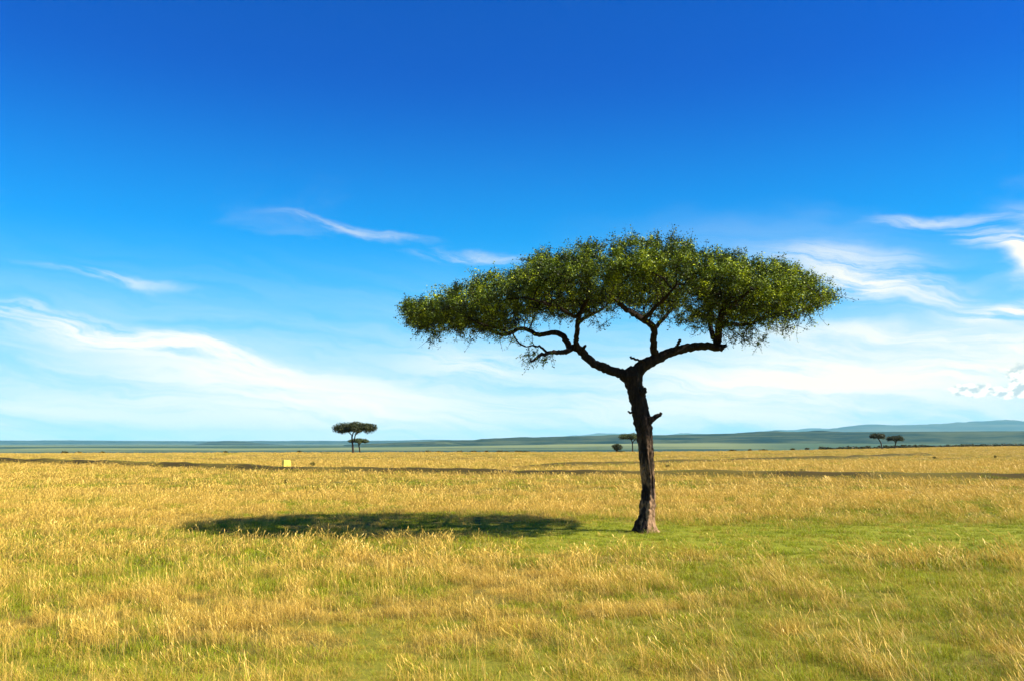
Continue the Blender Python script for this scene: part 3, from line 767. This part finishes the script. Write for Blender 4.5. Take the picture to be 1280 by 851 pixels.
def block(name, sx, sy, z0, z1, taper, mat, bev):
    bm = bmesh.new(); bmesh.ops.create_cube(bm, size=1)
    for v in bm.verts:
        k = taper if v.co.z > 0 else 1
        v.co = Vector((v.co.x * sx * k + random.uniform(-.015, .015), v.co.y * sy * k, (z0 + z1) / 2 + v.co.z * (z1 - z0) + random.uniform(-.015, .02)))
    bmesh.ops.bevel(bm, geom=bm.edges[:] + bm.verts[:], offset=bev, segments=3, affect='EDGES')
    bmesh.ops.subdivide_edges(bm, edges=[e for e in bm.edges if e.calc_length() > .15], cuts=3, use_grid_fill=True)
    for v in bm.verts: v.co += Vector((random.uniform(-1, 1), random.uniform(-1, 1), random.uniform(-1, 1))) * .005
    me = bpy.data.meshes.new(name); bm.to_mesh(me); bm.free(); me.materials.append(mat)
    o = bpy.data.objects.new(name, me); C.objects.link(o); o.parent = blk; return o
block('painted_body', .66, .50, .16, .92, .94, m_yel, .035)
block('footing', .82, .66, -.15, .158, .95, m_conc, .03)

# ------------------------------------------------------------------ grass
def blades(n, h0, h1, wid, spread, lean, curve, seed, heads=0.0, bias=(0, 0)):
    g = np.random.default_rng(seed)
    V = []; Fc = []; S = []; tint = []; al = []; nv = 0
    for i in range(n):
        h = g.uniform(h0, h1); a = g.uniform(0, 6.283); r = spread * math.sqrt(g.random())
        bx, by = r * math.cos(a), r * math.sin(a)
        la = g.uniform(0, 6.283); lm = abs(g.normal(0, lean)) * h
        tx, ty = math.cos(la) * lm + bias[0] * h, math.sin(la) * lm + bias[1] * h
        wa = g.uniform(0, 6.283); ux, uy = math.cos(wa) * wid / 2, math.sin(wa) * wid / 2
        cv = g.uniform(.2, 1) * curve; ti = g.random()
        segs = 3
        head = g.random() < heads
        for k in range(segs + 1):
            q = k / segs; b_ = q ** (1 + cv)
            x = bx + tx * b_; y = by + ty * b_; z = h * q * (1 - .25 * cv * q * q * min(1, lm / h * 1.5))
            w = (1 - q * .75) if not head else (.55, .5, .5, 1.5)[k]
            if k == segs and not head:
                V.append((x, y, z)); tint.append(ti); al.append(q)
            else:
                V += [(x - ux * w, y - uy * w, z), (x + ux * w, y + uy * w, z)]; tint += [ti, ti]; al += [q, q]
        cnt = 8 if head else 7
        for k in range(segs):
            a0 = nv + 2 * k
            if k == segs - 1 and not head: Fc += [a0, a0 + 1, a0 + 2]; S.append(3)
            else: Fc += [a0, a0 + 1, a0 + 3, a0 + 2]; S.append(4)
        nv += cnt
        if head:   # feathery seed head: a slim diamond above the stalk
            hx, hy = tx * .16, ty * .16; hl = h * .16
            V += [(x, y, z - .01), (x + hx * .5 - ux * 2.4, y + hy * .5 - uy * 2.4, z + hl * .45), (x + hx, y + hy, z + hl), (x + hx * .5 + ux * 2.4, y + hy * .5 + uy * 2.4, z + hl * .45)]
            tint += [min(ti + .3, .79)] * 4; al += [1] * 4; Fc += [nv, nv + 1, nv + 2, nv + 3]; S.append(4); nv += 4
    return np.array(V), np.array(Fc), np.array(S), tint, al
def clump_set(cname, specs):
    col = bpy.data.collections.new(cname); k = 0
    for sp_ in specs:
        V, f, s, ti, al = blades(**sp_)
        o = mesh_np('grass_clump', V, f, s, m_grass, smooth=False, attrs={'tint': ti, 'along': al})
        C.objects.unlink(o); col.objects.link(o)
        o.name = cname + '_%02d' % k; k += 1
    return col
# order inside each set: 0-3 tall straw, 4-6 short straw, 7-9 short green
def specs(w, spread, n, hs, sd, bias=0.0):
    out = []
    for k in range(4): out.append(dict(n=int(n * .55), h0=.13 * hs, h1=.46 * hs, wid=w, spread=spread * 1.15, lean=.62, curve=1.1, seed=sd + k, heads=.25, bias=((.06, .0, -.35, -.6)[k], .04)))
    for k in range(3): out.append(dict(n=int(n * 1.3), h0=.07 * hs, h1=.25 * hs, wid=w, spread=spread * 1.1, lean=1.0, curve=1.0, seed=sd + 10 + k, heads=.1, bias=(-.12, 0)))
    for k in range(3): out.append(dict(n=int(n * 1.5), h0=.04 * hs, h1=.16 * hs, wid=w * 1.15, spread=spread * 1.1, lean=.7, curve=1.2, seed=sd + 20 + k, bias=(-.05, 0)))
    return out
sets = [clump_set('near_clumps', specs(.0034, .13, 48, .74, 100)), clump_set('mid_clumps', specs(.0075, .20, 46, .76, 200)), clump_set('far_clumps', specs(.022, .55, 60, .9, 300)), clump_set('rim_clumps', specs(.05, 1.3, 90, .8, 400))]

def scatter(y0, y1, dens, tanw, seed):
    g = np.random.default_rng(seed)
    area = tanw * (y1 ** 2 - y0 ** 2); n = int(area * dens)
    y = np.sqrt(g.uniform(y0 ** 2, y1 ** 2, n)); x = g.uniform(-1, 1, n) * tanw * y
    return x, y, g
def grass_layer(name, label, y0, y1, dens, tanw, coll, hscale, seed):
    x, y, g = scatter(y0, y1, dens, tanw, seed)
    e = edge_y(x, y); keep = y < e + 25
    lw = lawn(x, y) * (y < 60); lwk = .45 + .9 * fbm(x / .9, y / .9, 130, 3)
    d1, t1 = seg_dist(x, y, B1); d2, t2 = seg_dist(x, y, B2)
    bank = np.maximum((1 - sstep(d1, .7, 1.1)), (1 - sstep(d2, .7, 1.1)) * (t2 > 8))
    keep &= g.random(len(x)) > bank * .5
    tf = fbm(x / .42, y / .42, 120, 2)
    thin_ = g.random(len(x)) > np.where(y < 45, .15 + .85 * sstep(tf, .34, .54), 1)
    keep &= np.hypot(x - TX, y - TY) > .33
    x, y, lw, bank, lwk, thin_ = x[keep], y[keep], lw[keep], bank[keep], lwk[keep], thin_[keep]; n = len(x)
    big_ = fbm(x / 2.6, y / 2.6, 90, 4); sm = fbm(x / .7, y / .7, 95, 3); huge = fbm(x / 22, y / 9, 99, 3)
    right = sstep(x / y, -.25, .45)
    near = 1 - sstep(y, 9, 22)
    # how green this spot is
    gr = sstep(big_ + (sm - .5) * .5 + .12 * right * (1 - sstep(y, 25, 50)) + .14 * near, .38, .57) * (1 - .6 * sstep(y, 40, 100))
    gr = gr + .35 * sstep(huge, .5, .68) * sstep(y, 30, 60)
    gr = np.clip(np.maximum(gr * (1 - .5 * lw), lw * lwk), 0, 1)
    green = np.clip(gr * .85 + g.normal(0, .10, n), 0, 1)
    u = g.random(n)
    tuft = fbm(x / .42, y / .42, 120, 2)
    tallp = np.clip((1.0 - .42 * gr) * sstep(tuft, .38, .58) * sstep(sm, .22, .5) * (1 - lw * .9) * (1 - bank), 0, 1)
    # grass kept short where the crown's shadow falls, shaped to keep that shadow unbroken
    shd = np.exp(-((x + 3.8) / 6.3) ** 4 - ((y - 26.3) / 5.0) ** 4)
    tallp = tallp * (1 - .8 * shd)
    tl_ = np.where(g.random(n) < np.clip(.35 + 1.2 * x / y, .1, .92), g.integers(2, 4, n), g.integers(0, 2, n))
    idx = np.where(u < tallp, tl_, np.where(g.random(n) < .15 + .80 * gr, g.integers(7, 10, n), g.integers(4, 7, n)))
    green = np.where(bank > .3, np.maximum(green, .6), green)
    idx = np.where(thin_, g.integers(7, 10, n), idx)
    green = np.where(thin_, np.clip(.25 + .55 * gr + g.normal(0, .15, n), 0, 1), green)
    nr_ = 1 - sstep(y, 22, 60)
    green = np.where(idx < 4, green * .25, green)
    green = np.where((idx >= 4) & (idx < 7), green * .8 + .06 + .16 * nr_, green)
    sc = g.uniform(.7, 1.25, n) * (.38 + .6 * big_ + .70 * tuft) * hscale
    sc = sc * (1 - .40 * lw) * (1 - .25 * shd) * np.where(lw > .3, g.uniform(.6, 1.5, n), 1)
    sc = np.where(bank > .3, sc * .38, sc)
    z = height(x, y) - .01
    me = bpy.data.meshes.new(name); me.vertices.add(n); me.vertices.foreach_set('co', np.stack([x, y, z], 1).astype(np.float32).ravel())
    for k, v, tp_ in (('idx', idx, 'INT'), ('sc', sc, 'FLOAT'), ('green', green, 'FLOAT'), ('rz', g.normal(0, .85, n), 'FLOAT')):
        a = me.attributes.new(k, tp_, 'POINT'); a.data.foreach_set('value', v.astype(np.int32 if tp_ == 'INT' else np.float32))
    me.materials.append(m_grass)
    o = bpy.data.objects.new(name, me); C.objects.link(o); tag(o, label, 'grass', None, 'stuff')
    ng = bpy.data.node_groups.new(name, 'GeometryNodeTree')
    ng.interface.new_socket('Geometry', in_out='INPUT', socket_type='NodeSocketGeometry'); ng.interface.new_socket('Geometry', in_out='OUTPUT', socket_type='NodeSocketGeometry')
    N = ng.nodes; Lk = ng.links
    gi_ = N.new('NodeGroupInput'); go = N.new('NodeGroupOutput')
    m2p = N.new('GeometryNodeMeshToPoints'); Lk.new(gi_.outputs[0], m2p.inputs['Mesh'])
    ci = N.new('GeometryNodeCollectionInfo'); ci.inputs['Collection'].default_value = coll; ci.inputs['Separate Children'].default_value = True; ci.inputs['Reset Children'].default_value = True
    iop = N.new('GeometryNodeInstanceOnPoints'); iop.inputs['Pick Instance'].default_value = True
    def na(nm, dt):
        q = N.new('GeometryNodeInputNamedAttribute'); q.data_type = dt; q.inputs['Name'].default_value = nm; return q.outputs['Attribute']
    Lk.new(m2p.outputs[0], iop.inputs['Points']); Lk.new(ci.outputs[0], iop.inputs['Instance'])
    Lk.new(na('idx', 'INT'), iop.inputs['Instance Index'])
    cx = N.new('ShaderNodeCombineXYZ'); Lk.new(na('rz', 'FLOAT'), cx.inputs[2]); Lk.new(cx.outputs[0], iop.inputs['Rotation'])
    Lk.new(na('sc', 'FLOAT'), iop.inputs['Scale']); Lk.new(iop.outputs[0], go.inputs[0])
    md = o.modifiers.new('scatter', 'NODES'); md.node_group = ng
    print(name, n)
    return o
grass_layer('tall_grass', 'foreground of straw and green grass tufts in front of the big tree', 5.0, 17, 60, .80, sets[0], 1.0, 1)
grass_layer('tall_grass', 'dry golden and green grass around the big tree and its shadow', 17, 42, 26, .78, sets[1], .95, 2)
grass_layer('savanna_grass', 'golden grass of the plain before and behind the earth bank', 42, 115, 3.6, .80, sets[2], .8, 3)
grass_layer('savanna_grass', 'smooth far golden grass reaching to the rim of the plain', 115, 520, .42, .80, sets[3], .62, 4)

# ------------------------------------------------------------------ haze
HB = 31000.0
bm = bmesh.new(); bmesh.ops.create_cube(bm, size=1)
zl, zh = -75.0, 470.0
for v in bm.verts: v.co = Vector((v.co.x * 2 * 36000, v.co.y * 2 * 36000, zl if v.co.z < 0 else zh))
me = bpy.data.meshes.new('haze'); bm.to_mesh(me); bm.free()
hz = bpy.data.objects.new('haze', me); C.objects.link(hz); tag(hz, kind='stuff')
mh = bpy.data.materials.new('haze'); mh.use_nodes = True
for nd in list(mh.node_tree.nodes):
    if nd.type != 'OUTPUT_MATERIAL': mh.node_tree.nodes.remove(nd)
pv = mh.node_tree.nodes.new('ShaderNodeVolumePrincipled')
pv.inputs['Color'].default_value = (.30, .74, .97, 1); pv.inputs['Density'].default_value = 2.9e-5; pv.inputs['Anisotropy'].default_value = 0.0
mh.node_tree.links.new(pv.outputs[0], mh.node_tree.nodes['Material Output'].inputs['Volume'])
me.materials.append(mh)
